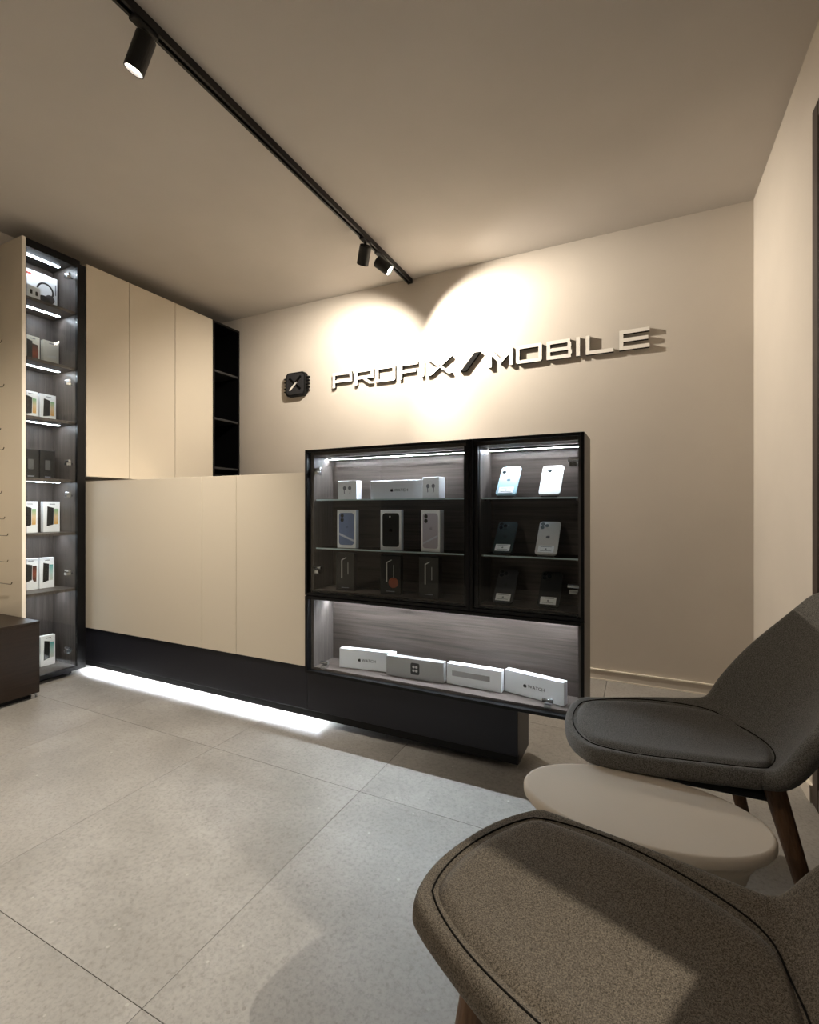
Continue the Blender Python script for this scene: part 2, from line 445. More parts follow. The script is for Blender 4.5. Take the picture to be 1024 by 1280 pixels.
TY0, TY1 = 1.447, 1.752
tall = empty('tall_display_cabinet', (XT, TY0, 0))
tag(tall, 'tall narrow dark display cabinet with lit shelves and cream end panel', 'cabinet')
ct = lambda n, a, b, m, p=None, **k: child_box(n, a, b, m, tall, **k)
BK = LX + 0.004
ct('end_panel', (BK, TY0, 0.03), (XT, TY0 + .018, ZT), M_BEIGE, bevel=.001)
ct('end_panel_edge', (XT, TY0 + .0005, 0.03), (XT + .004, TY0 + .0175, ZT), M_BEIGE_EDGE)
ct('inner_side', (BK + .018, TY0 + .0185, 0.05), (XT - .020, TY0 + .030, ZT - .02), M_WOOD_V)
ct('back_panel', (BK, TY0 + .0185, 0.05), (BK + .017, TY1 - .0005, ZT - .02), M_WOOD_V)
ct('side_panel', (BK + .0175, TY1 - .009, 0.05), (XT - .020, TY1 - .001, ZT - .02), M_WOOD_V)
ct('top_panel', (BK, TY0 + .0185, ZT - .0195), (XT - .001, TY1, ZT), M_BLACK)
ct('bottom_panel', (BK, TY0 + .0185, 0.03), (XT - .02, TY1, 0.0495), M_WOOD_V)
ct('toe_kick', (BK, TY0 + .02, 0.0), (XT - .07, TY1 - .01, 0.0295), M_BLACK)
# framed glass door (frame recess behind the front plane)
dr = box('glass_door', (-.012, .024, .055), (-.008, TY1 - TY0 - .016, ZT - .045), M_GLASS, tall)
fx0, fx1 = -.0195, 0.0
wY = TY1 - TY0
for n_, a, b in (('door_stile', (fx0, .0185, .031), (fx1, .0235, ZT - .02)), ('door_stile', (fx0, wY - .0155, .031), (fx1, wY + .032, ZT - .02)),
                 ('door_rail', (fx0, .024, .031), (fx1, wY - .016, .054)), ('door_rail', (fx0, .024, ZT - .044), (fx1, wY - .016, ZT - .02))):
    box(n_, a, b, M_BLACK, dr)
SHX = -3.212 - XT
shelf_z = [2.500, 2.179, 1.839, 1.510, 1.160, 0.842, 0.503]
for k, z in enumerate(shelf_z):
    if k == 0:
        sh = tall
    else:
        sh = box('shelf', (BK + .0175 - XT, .0305, z + .002), (-.030, wY - .0095, z + .018), M_WOOD_V, tall)
    box('led_strip', (SHX - .022, .034, z + .0006 - (.018 if k == 0 else 0)), (SHX - .002, wY - .036, z + .0017 - (.018 if k == 0 else 0)), M_LED_TALL, sh)
for p in ((88, 345), (88, 478), (88, 578), (88, 618), (88, 715), (90, 812)):
    q = onY(*p, TY1 - .035)
    hinge(dr, (-.045, TY1 - .045 - TY0, q.z), 0, 1)

# items inside: every carton stands on a shelf, front face towards +X
def carton(name, yc, z, wy, h, dx, m, label, cat, group, prints=(), x=None, tilt=0.0, shelf=None, rz=0.0):
    """prints: list of (polygon builder result in (y,z) metres measured from the face centre-bottom, material)"""
    xf = (-3.255 if x is None else x)
    r = empty(name, (xf - dx / 2, yc, z), rz)
    tag(r, label, cat, group)
    box('carton', (-dx / 2, -wy / 2, 0), (dx / 2, wy / 2, h), m, r, bevel=.0012)
    mtx = Matrix(((0, 0, 1, dx / 2 - .0002), (1, 0, 0, 0), (0, 1, 0, 0), (0, 0, 0, 1)))
    for nm, polys, pm, lift in prints:
        bm = bmesh.new()
        for pl in polys: prism(bm, pl, mtx @ Matrix.Translation((0, 0, lift)), .0007)
        obj(nm, bm, pm, r)
    return r
def screen_mat(name, c0, c1, c2):
    m = mat(name, c1, 0.4)
    b = m.node_tree.nodes['Principled BSDF']
    tc = N(m, 'ShaderNodeTexCoord'); sp = N(m, 'ShaderNodeSeparateXYZ'); L(m, tc.outputs['Generated'], sp.inputs[0])
    r = ramp(m, sp.outputs[2], [(0.05, c0), (0.5, c1), (0.95, c2)])
    L(m, r.outputs[0], b.inputs['Base Color'])
    return m
SC_A = screen_mat('screen_peach', (0.75, 0.42, 0.12), (0.75, 0.55, 0.32), (0.25, 0.45, 0.25))
SC_B = screen_mat('screen_teal', (0.6, 0.62, 0.55), (0.45, 0.62, 0.58), (0.1, 0.38, 0.36))
SC_C = screen_mat('screen_red', (0.05, 0.02, 0.015), (0.28, 0.06, 0.025), (0.05, 0.02, 0.015))
SC_D = screen_mat('screen_cream', (0.62, 0.55, 0.42), (0.8, 0.75, 0.62), (0.85, 0.83, 0.78))
M_IVORY = mat('ivory_card', (0.78, 0.74, 0.64), 0.45)
def phone_prints(w_, h_, scr, back=M_PRINTBLACK):
    # a phone seen from behind, its screen half showing beside it
    bk = [(-.30 * w_, .19 * h_), (.10 * w_, .24 * h_), (.12 * w_, .79 * h_), (-.26 * w_, .84 * h_)]
    sc = [(.14 * w_, .25 * h_), (.38 * w_, .25 * h_), (.40 * w_, .76 * h_), (.14 * w_, .76 * h_)]
    return [('printed_phone', [bk], back, 0), ('printed_screen', [sc], scr, 0), ('printed_title', [[(-.14 * w_, .90 * h_), (.2 * w_, .90 * h_), (.2 * w_, .925 * h_), (-.14 * w_, .925 * h_)]], M_PRINTGREY, 0)]
G_T = 'boxed goods in the tall lit cabinet'
def shelf_top(k): return shelf_z[k] + .0184
# headphones carton and the small earphone carton in front of it
hz = shelf_top(1)
ph = []
arc = [(0.02 + .048 * math.cos(a), .125 + .052 * math.sin(a)) for a in [math.radians(x) for x in range(-30, 211, 20)]]
arc_in = [(0.02 + .038 * math.cos(a), .125 + .042 * math.sin(a)) for a in [math.radians(x) for x in range(210, -31, -20)]]
ph.append(('printed_headband', [arc + arc_in], M_PRINTBLACK, 0))
ph.append(('printed_ear_cup', [disc(.038, 18, .012, .060)], M_PRINTBLACK, .0004))
ph.append(('printed_ear_cup', [disc(.026, 18, .046, .085)], mat('cup_grey', (.05, .05, .055), .5), .0002))
ph.append(('printed_title', [[(.074, .12), (.080, .12), (.080, .185), (.074, .185)]], M_PRINTGREY, 0))
ph.append(('printed_badge', [[(-.080, .195), (-.055, .195), (-.055, .207), (-.080, .207)]], mat('print_red', (.6, .08, .05), .5), 0))
carton('headphone_box', 1.642, hz, .175, .225, .05, M_WHITEBOX, 'white carton printed with black headphones on the top lit shelf', 'box', G_T, ph, x=-3.266)
carton('earphone_box', 1.580, hz, .068, .115, .028, M_WHITEBOX, 'small white earphone carton in front of the headphone carton', 'box', G_T,
       [('printed_earphone', [rrect(.012, .026, .005, 3, -.014, .078)], M_PRINTBLACK, 0), ('printed_earphone', [rrect(.012, .026, .005, 3, .014, .074)], M_PRINTBLACK, 0),
        ('printed_case', [disc(.021, 14, 0, .026)], M_PRINTBLACK, 0)], x=-3.222)
rows = [
    # shelf index, (y centre, width, height, card, screen, back, label)
    (2, (1.588, .078, .170, M_IVORY, SC_C, 'ivory phone box with dark red screen picture, second shelf from the top')),
    (2, (1.690, .086, .168, M_IVORY, SC_D, 'pale cream phone box beside the dark red one, second shelf down')),
    (3, (1.578, .078, .170, M_WHITEBOX, SC_A, 'white phone box further left on the third lit shelf')),
    (3, (1.672, .088, .168, M_WHITEBOX, SC_A, 'white phone box nearest the hinges on the third lit shelf')),
    (5, (1.574, .084, .186, M_WHITEBOX, SC_A, 'white phone box further left on the shelf below the black cartons')),
    (5, (1.692, .092, .186, M_WHITEBOX, SC_A, 'white phone box nearest the hinges on the shelf below the black cartons')),
    (6, (1.577, .084, .186, M_WHITEBOX, SC_C, 'white phone box carrying a tilted card, second lowest shelf')),
    (6, (1.667, .080, .184, M_WHITEBOX, SC_B, 'white phone box with teal screen picture beside the tilted card')),
]
for k, (yc, w_, h_, card, scr, lab) in rows:
    pr = phone_prints(w_, h_, scr)
    if 'cream' in lab: pr = [('printed_screen', [[(-.25 * w_, .1 * h_), (.3 * w_, .12 * h_), (.3 * w_, .5 * h_), (-.25 * w_, .45 * h_)]], SC_D, 0), pr[2]]
    elif 'dark red' in lab: pr = [('printed_phone', [[(-.36 * w_, .12 * h_), (0, .12 * h_), (0, .82 * h_), (-.36 * w_, .86 * h_)]], M_PRINTBLACK, 0), ('printed_screen', [[(0, .1 * h_), (.38 * w_, .08 * h_), (.38 * w_, .72 * h_), (0, .74 * h_)]], SC_C, 0), pr[2]]
    r = carton('phone_box', yc, shelf_top(k), w_, h_, .03, card, lab, 'box', G_T, pr)
    if 'tilted card' in lab and 'carrying' in lab:
        box('tilted_card', (.0155, -.04, .03), (.0175, .035, .05), M_WHITEBOX, r).rotation_euler = (math.radians(24), 0, 0)
for yc, lab in ((1.580, 'black carton further left on the fourth lit shelf'), (1.670, 'black carton nearest the hinges on the fourth lit shelf')):
    carton('black_carton', yc, shelf_top(4), .084, .178, .04, M_BLACKBOX, lab, 'box', G_T,
           [('printed_picture', [rrect(.028, .06, .004, 3, 0, .088)], mat('print_mid', (.1, .1, .1), .5), 0), ('printed_title', [[(-.016, .014), (.016, .014), (.016, .02), (-.016, .02)]], M_PRINTGREY, 0)])
carton('phone_box', 1.672, .0498, .080, .182, .03, M_WHITEBOX, 'white phone box on the cabinet floor just behind the dark bench', 'box', G_T, phone_prints(.08, .182, SC_B))

# upper cabinets, one unit per door, and the black open shelf at the end
UB = 1.205                                      # underside
ys = [1.788, 2.065, 2.412, 2.755]
labs = ['cream upper cabinet next to the tall display cabinet', 'cream upper cabinet in the middle of three', 'cream upper cabinet beside the black open shelves']
for k in range(3):
    y0, y1 = ys[k], ys[k + 1]
    u = empty('upper_cabinet', (XT, y0, UB)); tag(u, labs[k], 'cabinet', 'cream upper cabinets on the left wall')
    child_box('carcass', (LX + .003, y0 + .001, UB), (XT - .020, y1 - .001, ZT), M_BEIGE, u)
    child_box('door', (XT - .019, y0 + .0015, UB - .002), (XT, y1 - .0015, ZT), M_BEIGE, u, bevel=.0012)
    child_box('door_edge', (XT - .0185, y0 + .002, UB - .0035), (XT - .0005, y1 - .002, UB - .0021), M_BEIGE_EDGE, u)
UB = 1.262
os_ = empty('open_shelf_unit', (XT, 2.756, UB)); tag(os_, 'black open shelf unit in the corner beside the cream upper cabinets', 'shelf')
for nm, a, b in (('side_panel', (LX + .003, 2.757, UB), (XT - .001, 2.772, ZT)), ('back_panel', (LX + .003, 2.7725, UB), (LX + .015, WY - .017, ZT)),
                 ('top_panel', (LX + .0155, 2.7725, ZT - .016), (XT - .001, WY - .017, ZT)), ('bottom_panel', (LX + .0155, 2.7725, UB), (XT - .001, WY - .017, UB + .016)),
                 ('side_panel', (LX + .003, WY - .016, UB), (XT - .001, WY - .001, ZT))):
    child_box(nm, a, b, M_BLACK, os_)
for py in (468, 526, 586):
    z = onX(283, py, XT - .01).z
    child_box('shelf', (LX + .0155, 2.7725, z - .008), (XT - .004, WY - .017, z + .008), mat('shelf_black', (.022, .022, .023), .35), os_)
# ================================================================== counter with black plinth
CX0, CX1 = -3.15, -1.4045
CT, CB = 1.170, 0.270
cn = empty('counter', (CX0, D, 0)); tag(cn, 'tall cream counter with a long black plinth lit from below', 'counter')
cc = lambda n, a, b, m, **k: child_box(n, a, b, m, cn, **k)
jx = [CX0, -2.086, -1.842, CX1]
for a, b in zip(jx, jx[1:]):
    cc('front_panel', (a + .0014, D, CB), (b - .0014, D + .019, CT), M_BEIGE, bevel=.0012)
cc('carcass', (CX0 + .002, D + .0195, CB), (CX1 - .002, D + .46, CT - .030), mat('carcass_brown', (.05, .042, .034), .6))
cc('worktop', (CX0 + .002, D + .0195, CT - .0295), (CX1 - .002, D + .48, CT - .002), M_BEIGE)
PX1 = -0.4218
cc('plinth_panel', (CX0, D + .010, .066), (CX1 - .0005, D + .028, CB - .002), M_PLINTH, bevel=.001)
cc('plinth_panel', (CX1 + .0005, D + .010, .066), (PX1, D + .028, .244), M_PLINTH, bevel=.001)
cc('plinth_end', (PX1 - .018, D + .0285, .030), (PX1, D + .20, .244), M_PLINTH)
cc('plinth_lip', (CX0, D + .014, .034), (PX1, D + .020, .0655), M_BLACK)
cc('plinth_core', (CX0, D + .10, .0), (PX1 - .05, D + .20, .244), M_PLINTH)
cc('led_strip', (CX0 + .02, D + .0205, .038), (-1.35, D + .034, .044), M_LED_FLOOR)

# ================================================================== wall-height display cabinet on the plinth
XL, XR, ZB, ZD = -1.4027, -0.1829, 0.246, 1.273
DB = 1.975
dc = empty('display_cabinet', (XL, D, ZB)); tag(dc, 'black glass-fronted display cabinet showing phones and white cartons', 'cabinet')
dd = lambda n, a, b, m, **k: child_box(n, a, b, m, dc, **k)
M_FRAMEW = M_BLACK
dd('side_panel', (XL, D + .006, ZB), (XL + .009, DB + .02, ZD), M_BLACK, bevel=.001)
dd('side_panel', (XR - .009, D + .006, ZB), (XR, DB + .02, ZD), mat('cabinet_side_brown', (.06, .05, .042), .4), bevel=.001)
dd('top_panel', (XL + .0095, D + .006, ZD - .009), (XR - .0095, DB + .02, ZD), M_BLACK, bevel=.001)
dd('bottom_panel', (XL + .0095, D + .006, ZB), (XR - .0095, DB + .02, ZB + .008), M_BLACK, bevel=.001)
dd('back_panel', (XL + .0095, DB, ZB + .0085), (XR - .0095, DB + .0195, ZD - .0095), M_WOOD_H)
dd('side_lining', (XL + .0095, D + .024, ZB + .0085), (XL + .025, DB - .0005, ZD - .0095), M_WOOD_V)
dd('side_lining', (XR - .025, D + .024, ZB + .0085), (XR - .0095, DB - .0005, ZD - .0095), M_WOOD_V)
dd('floor_lining', (XL + .0255, D + .024, ZB + .0085), (XR - .0255, DB - .0005, .266), M_WOOD_H)
dd('top_lining', (XL + .0255, D + .024, 1.250), (XR - .0255, DB - .0005, ZD - .0095), M_WOOD_H)
dd('middle_shelf', (XL + .0255, D + .010, .582), (XR - .0255, DB - .0005, .622), M_BLACK)
dd('middle_lining', (XL + .0255, D + .026, .6225), (-.6355, DB - .0005, .626), M_WOOD_H)
dd('middle_lining', (-.5765, D + .026, .6225), (XR - .0255, DB - .0005, .626), M_WOOD_H)
dd('divider', (-.635, D + .006, .6225), (-.577, DB - .0005, 1.2495), M_BLACK)
dd('divider_lining', (-.5765, D + .024, .6265), (-.5735, DB - .0005, 1.2495), M_WOOD_V)
# led strips in the tops of the three bays
yl0, yl1 = 1.921, 1.932
for x0, x1, z in ((XL + .03, -.64, 1.2495), (-.57, XR - .03, 1.2495), (XL + .03, XR - .03, .5815)):
    e = dc.location
    def tri(name, poly, m):
        bm = bmesh.new(); prism(bm, poly, Matrix(((0, 0, 1, x0 - e.x), (1, 0, 0, -e.y), (0, 1, 0, -e.z), (0, 0, 0, 1))), x1 - x0)
        return obj(name, bm, m, dc)
    tri('led_profile', [(1.9375, z), (DB - .001, z), (DB - .001, z - .011), (1.9375, z - .011)], M_BLACK)
    tri('led_lip', [(1.9255, z), (1.9275, z), (1.9275, z - .0105), (1.9255, z - .0105)], M_BLACK)
    tri('led_strip', [(1.9300, z - .0061), (1.9307, z - .0056), (1.9355, z - .0104), (1.9348, z - .0109)], M_LED if z > 1 else M_LED_LOW)
# framed glass doors
def glass_door(x0, x1, z0, z1, hs, bottom=False):
    g = dd('glass_door', (x0 + .012, D - .001, z0 + .012), (x1 - .012, D + .003, z1 - .012), M_GLASS)
    e = dc.location
    for nm, a, b in (('door_stile', (x0, z0), (x0 + .0115, z1)), ('door_stile', (x1 - .0115, z0), (x1, z1)),
                     ('door_rail', (x0 + .012, z0), (x1 - .012, z0 + .0115)), ('door_rail', (x0 + .012, z1 - .0115), (x1 - .012, z1))):
        box(nm, (a[0] - e.x, -.012, a[1] - e.z), (b[0] - e.x, .005, b[1] - e.z), M_BLACK, g)
    for hx, hzz, sx in hs:
        hinge(g, (hx - e.x, .030, hzz - e.z), sx, 0)
glass_door(XL + .001, -.608, .604, ZD - .001, [(XL + .042, onY(395, 589, D + .03).z, -1), (XL + .042, onY(392, 711, D + .03).z, -1)])
glass_door(-.605, XR - .001, .604, ZD - .001, [(XR - .042, onY(718, 577, D + .03).z, 1), (XR - .042, onY(718, 736, D + .03).z, 1)])
glass_door(XL + .001, XR - .001, ZB + .001, .600, [(-1.322, .2825, 0), (-.315, .2825, 0)])
# glass shelves
GZ = (1.045, 0.820)
for z in GZ:
    for x0, x1 in ((XL + .0265, -.6365), (-.5725, XR - .0265)):
        g = dd('glass_shelf', (x0, D + .040, z - .006), (x1, DB - .001, z), M_SHELFGLASS)
        e = dc.location
        box('polished_edge', (x0 - e.x, .0385, z - .006 - e.z), (x1 - e.x, .0398, z - e.z), M_GLASSEDGE, g)
        for px in (x0 + .006, x1 - .006):
            for py in (.07, .15):
                bm = bmesh.new(); tube_bm(bm, (px - e.x, py, z - .0125 - e.z), (px - e.x, py, z - .0062 - e.z), .005, .005, 10)
                obj('shelf_pin', bm, M_CHROME, g)

# ---- cartons in the display cabinet (front faces towards -Y)
def fcarton(name, xc, yc, z, wx, h, dy, m, label, cat, group, prints=(), rz=0.0):
    r = empty(name, (xc, yc, z), rz); tag(r, label, cat, group)
    box('carton', (-wx / 2, -dy / 2, 0), (wx / 2, dy / 2, h), m, r, bevel=.0012)
    mtx = Matrix(((1, 0, 0, 0), (0, 0, -1, -dy / 2 + .0002), (0, 1, 0, 0), (0, 0, 0, 1)))
    for nm, polys, pm, lift in prints:
        bm = bmesh.new()
        for pl in polys: prism(bm, pl, mtx @ Matrix.Translation((0, 0, lift)), .0007)
        obj(nm, bm, pm, r)
    return r
GC = 'cartons in the glass display cabinet'
def text_obj(txt, size, loc, rot, m, parent, extr=.0004, name='lettering', space=1.0):
    c = bpy.data.curves.new(name, 'FONT'); c.body = txt; c.size = size; c.extrude = extr
    c.align_x = 'LEFT'; c.align_y = 'CENTER'; c.space_character = space
    o = bpy.data.objects.new(name, c)
    dg = None
    COL.objects.link(o)
    bpy.context.view_layer.update()
    me = bpy.data.meshes.new_from_object(o.evaluated_get(bpy.context.evaluated_depsgraph_get()))
    bpy.data.objects.remove(o)
    me.materials.append(m)
    n = bpy.data.objects.new(name, me); n.location = loc; n.rotation_euler = rot
    return link(n, parent)
FRONT = (math.pi / 2, 0, 0)
buds = []
for sx in (-1, 1):
    buds += [disc(.009, 12, sx * .014, .052), [(sx * .019, .050), (sx * .015, .050), (sx * .013, .026), (sx * .017, .026)]]
z1 = GZ[0] + .0004
fcarton('earbud_box', -1.235, 1.905, z1, .102, .086, .045, M_WHITEBOX, 'small square white earbud carton alone at the left of the top glass shelf', 'box', GC, [('printed_earbud', buds, M_PRINTGREY, 0)])
fcarton('earbud_box', -0.800, 1.888, z1, .088, .090, .045, M_WHITEBOX, 'square white earbud carton overlapping the end of the long white carton', 'box', GC, [('printed_earbud', buds, M_PRINTGREY, 0)], rz=math.radians(-14))
def long_box(xc, yc, z, wx, h, dy, label, rz, mk=True, m=None):
    r = fcarton('watch_box', xc, yc, z, wx, h, dy, m or M_WHITEBOX, label, 'box', GC,
                [('fruit_mark', apple_polys(.018, -.034, h * .48), M_PRINTBLACK, 0)] if mk else (), rz=rz)
    if mk: text_obj('WATCH', .0175, (-.022, -dy / 2 - .0003, h * .47), FRONT, M_PRINTBLACK, r, space=1.1)
    return r
long_box(-0.985, 1.935, z1, .285, .084, .034, 'long white carton with small black lettering on the top glass shelf', math.radians(2))
# phone boxes on the second glass shelf
z2 = GZ[1] + .0004
M_BLUEP = mat('print_blue', (.16, .21, .36), .4); M_LILACP = mat('print_lilac', (.45, .41, .48), .4); M_STREAK = mat('print_streak', (.55, .58, .68), .4)
def pbox(xc, yc, label, pm, rz, front=False):
    w_, h_ = .098, .176
    pr = [('printed_phone', [rrect(w_ * .80, h_ * .84, .013, 5, 0, h_ * .5)], pm, 0)]
    if front:
        pr.append(('printed_camera', [disc(.0035, 10, -.004, h_ * .83)], mat('print_white', (.9, .9, .9), .4), .0004))
        pr.append(('fruit_mark', apple_polys(.020, 0, h_ * .5), mat('mark_dark', (.004, .004, .004), .2), .0004))
    else:
        pr.append(('printed_streak', [[(-w_ * .39, h_ * .34), (w_ * .39, h_ * .17), (w_ * .39, h_ * .22), (-w_ * .39, h_ * .40)]] if pm is M_BLUEP else
                   [[(-w_ * .39, h_ * .17), (w_ * .39, h_ * .36), (w_ * .39, h_ * .41), (-w_ * .39, h_ * .21)]], M_STREAK, .0003))
        pr.append(('printed_lens', [disc(.009, 12, -.022, h_ * .845), disc(.009, 12, -.022, h_ * .735)], M_PRINTBLACK, .0005))
        pr.append(('fruit_mark', apple_polys(.018, .004, h_ * .56), mat('mark_' + pm.name, tuple(c * .7 for c in pm.node_tree.nodes['Principled BSDF'].inputs[0].default_value[:3]), .3), .0005))
    return fcarton('phone_box', xc, yc, z2, w_, h_, .030, M_WHITEBOX, label, 'box', GC, pr, rz)
pbox(-1.232, 1.885, 'white phone box with a blue phone picture on the middle glass shelf', M_BLUEP, math.radians(4))
pbox(-0.998, 1.880, 'white phone box with a black phone picture on the middle glass shelf', M_PRINTBLACK, math.radians(8), True)
pbox(-0.800, 1.872, 'white phone box with a lilac phone picture on the middle glass shelf', M_LILACP, math.radians(-12))
# black phone boxes at the bottom of the upper left bay
M_EDGE1 = mat('print_silver', (.55, .53, .5), .3); M_SEAL = mat('seal_orange', (.32, .075, .035), .5)
z3 = .6264
for xc, lab, seal, rz in ((-1.230, 'black phone box under the blue one, with silver edge print', False, 3), (-0.995, 'black phone box with a round orange seal', True, 6), (-0.808, 'black phone box nearest the divider, with silver edge print', False, -8)):
    pr = [('printed_edge', [[(-.020, .055), (-.015, .055), (-.015, .138), (.006, .150), (.006, .153), (-.020, .141)], [(.014, .075), (.016, .075), (.016, .13), (.014, .13)]], M_EDGE1, 0),
          ('printed_title', [[(-.02, .012), (.02, .012), (.02, .015), (-.02, .015)]], M_PRINTGREY, 0)]
    if seal: pr.append(('round_seal', [disc(.023, 20, .014, .052)], M_SEAL, .0006))
    fcarton('phone_box', xc, 1.872, z3, .096, .172, .030, M_BLACKBOX, lab, 'box', GC, pr, rz=math.radians(rz))
# the four long cartons in the lower bay
z4 = .2664
def low(p0, p1, dy, h, label, mk, m=None):
    a, b = Vector(p0), Vector(p1); d = b - a; rz = math.atan2(d.y, d.x)
    n = Vector((-d.y, d.x)).normalized(); c = (a + b) / 2 + n * dy / 2
    return long_box(c.x, c.y, z4, d.length, h, dy, label, rz, mk, m)
low((-1.268, 1.868), (-1.000, 1.905), .034, .088, 'leftmost of the four long cartons in the lower bay, white with black lettering', True)
M_SILVER = mat('silver_card', (.42, .41, .40), .35, metal=.3)
r = low((-1.022, 1.872), (-.752, 1.880), .034, .086, 'long silver carton with a square black emblem in the lower bay', False, M_SILVER)
for nm, polys, pm, lift in (('emblem_plate', [rrect(.042, .050, .008, 5, .004, .044)], M_PRINTBLACK, 0),
                            ('emblem_mark', [disc(.006, 10, .004 + .0095 * math.cos(q_), .044 + .0115 * math.sin(q_)) for q_ in (math.pi / 4, 3 * math.pi / 4, 5 * math.pi / 4, 7 * math.pi / 4)], M_EDGE1, .0005)):
    bm = bmesh.new()
    mtx = Matrix(((1, 0, 0, 0), (0, 0, -1, -.017 + .0002), (0, 1, 0, 0), (0, 0, 0, 1)))
    for pl in polys: prism(bm, pl, mtx @ Matrix.Translation((0, 0, lift)), .0007)
    obj(nm, bm, pm, r)
r = low((-.742, 1.892), (-.505, 1.884), .034, .086, 'long white carton with a grey printed bar in the lower bay', False)
bm = bmesh.new(); prism(bm, [(-.095, .036), (.070, .036), (.070, .058), (-.095, .058)], Matrix(((1, 0, 0, 0), (0, 0, -1, -.0168), (0, 1, 0, 0), (0, 0, 0, 1))), .0007)
obj('printed_bar', bm, mat('print_lightgrey', (.42, .40, .40), .5), r)
low((-.500, 1.912), (-.262, 1.856), .034, .088, 'rightmost of the four long cartons in the lower bay, white with black lettering', True)

# ---- phones on stands in the right bay
def rounded_slab(name, w_, h_, t, r_, m, parent, mtx):
    bm = bmesh.new(); prism(bm, rrect(w_, h_, r_, 6, 0, h_ / 2), mtx, t)
    return obj(name, bm, m, parent, bevel=.0012, seg=2)
LEAN = math.radians(43)
def phone_set(xc, yc, z, body, lens, label, card, logo_m, ncam=3, w_=.079, h_=.159, rz=0.0):
    # easel stand first
    st = empty('phone_stand', (xc, yc, z), rz)
    tag(st, 'black easel stand carrying the ' + label.split(' leaning')[0], 'stand', 'easel stands in the right bay')
    ca, sa = math.cos(LEAN), math.sin(LEAN)
    box('ledge', (-.030, -.016, 0.0), (.030, .008, .0045), M_BLACKBOX, st, bevel=.0008)
    for sx in (-1, 1):
        bm = bmesh.new()
        prism(bm, [(.0005, .0045), (.066, .0045), (.0005 + .065 * sa / ca + .006, .065), (.065 * sa / ca, .065)], Matrix(((0, 0, 1, sx * .024 - .0015), (1, 0, 0, .008), (0, 1, 0, 0), (0, 0, 0, 1))), .003)
        obj('easel_leg', bm, M_BLACKBOX, st)
    ph = empty('phone', (xc, yc, z), rz); tag(ph, label, 'phone', 'display phones on easel stands')
    # local frame: x right, y up along the phone, z out of the phone's face (towards the viewer)
    base = Matrix(((1, 0, 0, 0), (0, sa, -ca, -.0035), (0, ca, sa, .0055), (0, 0, 0, 1)))
    rounded_slab('body', w_, h_, .0078, .0115, body, ph, base)
    top = base @ Matrix.Translation((0, 0, .0077))
    if ncam == 3:
        bm = bmesh.new(); prism(bm, rrect(.036, .038, .010, 5, -w_ / 2 + .0225, h_ - .0235), top, .0014); obj('camera_plate', bm, body, ph, bevel=.0004)
        spots = [(-w_ / 2 + .014, h_ - .0145), (-w_ / 2 + .014, h_ - .0325), (-w_ / 2 + .0305, h_ - .0235)]; rr = .0075
    else:
        spots = [(-w_ / 2 + .014, h_ - .014), (-w_ / 2 + .0285, h_ - .031)] if ncam == 2 else [(-w_ / 2 + .0145, h_ - .0145), (-w_ / 2 + .0145, h_ - .0335), (-w_ / 2 + .031, h_ - .012)]
        rr = .0078
    for i, (a, b) in enumerate(spots):
        bm = bmesh.new(); tube_bm(bm, top @ Vector((a, b, .0012)), top @ Vector((a, b, .0034)), rr if i < 2 or ncam == 3 else .004, None, 16)
        obj('camera_lens', bm, lens, ph)
    bm = bmesh.new()
    for pl in apple_polys(.019, 0, h_ * .52): prism(bm, pl, top, .0004)
    obj('fruit_mark', bm, logo_m, ph)
    if card:
        c = empty('price_card', (xc, yc, z), rz); tag(c, 'white price card on the ' + label.split(' leaning')[0], 'card', 'price cards on the display phones')
        bm = bmesh.new(); prism(bm, [(-.030, .008), (.028, .008), (.028, .040), (-.030, .040)], base @ Matrix.Translation((0, 0, .0087)), .0012)
        obj('card', bm, M_WHITEBOX, c)
        bm = bmesh.new()
        for pl in apple_polys(.009, -.001, .024): prism(bm, pl, base @ Matrix.Translation((0, 0, .0098)), .0004)
        for yy in (.014, .033): prism(bm, [(-.022, yy), (.020, yy), (.020, yy + .0018), (-.022, yy + .0018)], base @ Matrix.Translation((0, 0, .0098)), .0004)
        obj('printed_lines', bm, M_PRINTGREY, c)
def pm_(n, c, r=.3, me=0.0): return mat(n, c, r, metal=me)
LENSD = pm_('lens_dark', (.01, .015, .02), .12)
LENSG = pm_('lens_grey', (.25, .26, .25), .2, .5)
yP = 1.846
phone_set(-.478, yP, GZ[0] + .0004, pm_('phone_lightblue', (.38, .58, .67)), LENSD, 'light blue phone leaning on a stand on the top glass shelf', True, pm_('mark_blue', (.08, .14, .18)), 0)
phone_set(-.313, yP, GZ[0] + .0004, pm_('phone_white', (.86, .87, .86)), LENSD, 'plain white phone leaning on a stand on the top glass shelf', False, pm_('mark_pale', (.7, .72, .72)), 2, h_=.156)
phone_set(-.492, yP, GZ[1] + .0004, pm_('phone_green', (.02, .035, .035)), LENSD, 'dark green phone leaning on a stand on the middle glass shelf', True, pm_('mark_green', (.01, .015, .015)), 3)
phone_set(-.326, yP, GZ[1] + .0004, pm_('phone_silver', (.66, .62, .58), .3, .0), LENSG, 'silver phone leaning on a stand on the middle glass shelf', True, pm_('mark_silver', (.12, .11, .11)), 3, h_=.163, w_=.081)
phone_set(-.490, yP, .6264, pm_('phone_graphite', (.045, .045, .05), .35, 0), LENSD, 'graphite grey phone leaning on a stand on the bay floor', True, pm_('mark_grey', (.03, .03, .03)), 3, h_=.160)
phone_set(-.318, yP, .6264, pm_('phone_black', (.006, .006, .006), .5), LENSD, 'black phone leaning on a stand on the bay floor', True, pm_('mark_black', (.006, .006, .006)), 3)

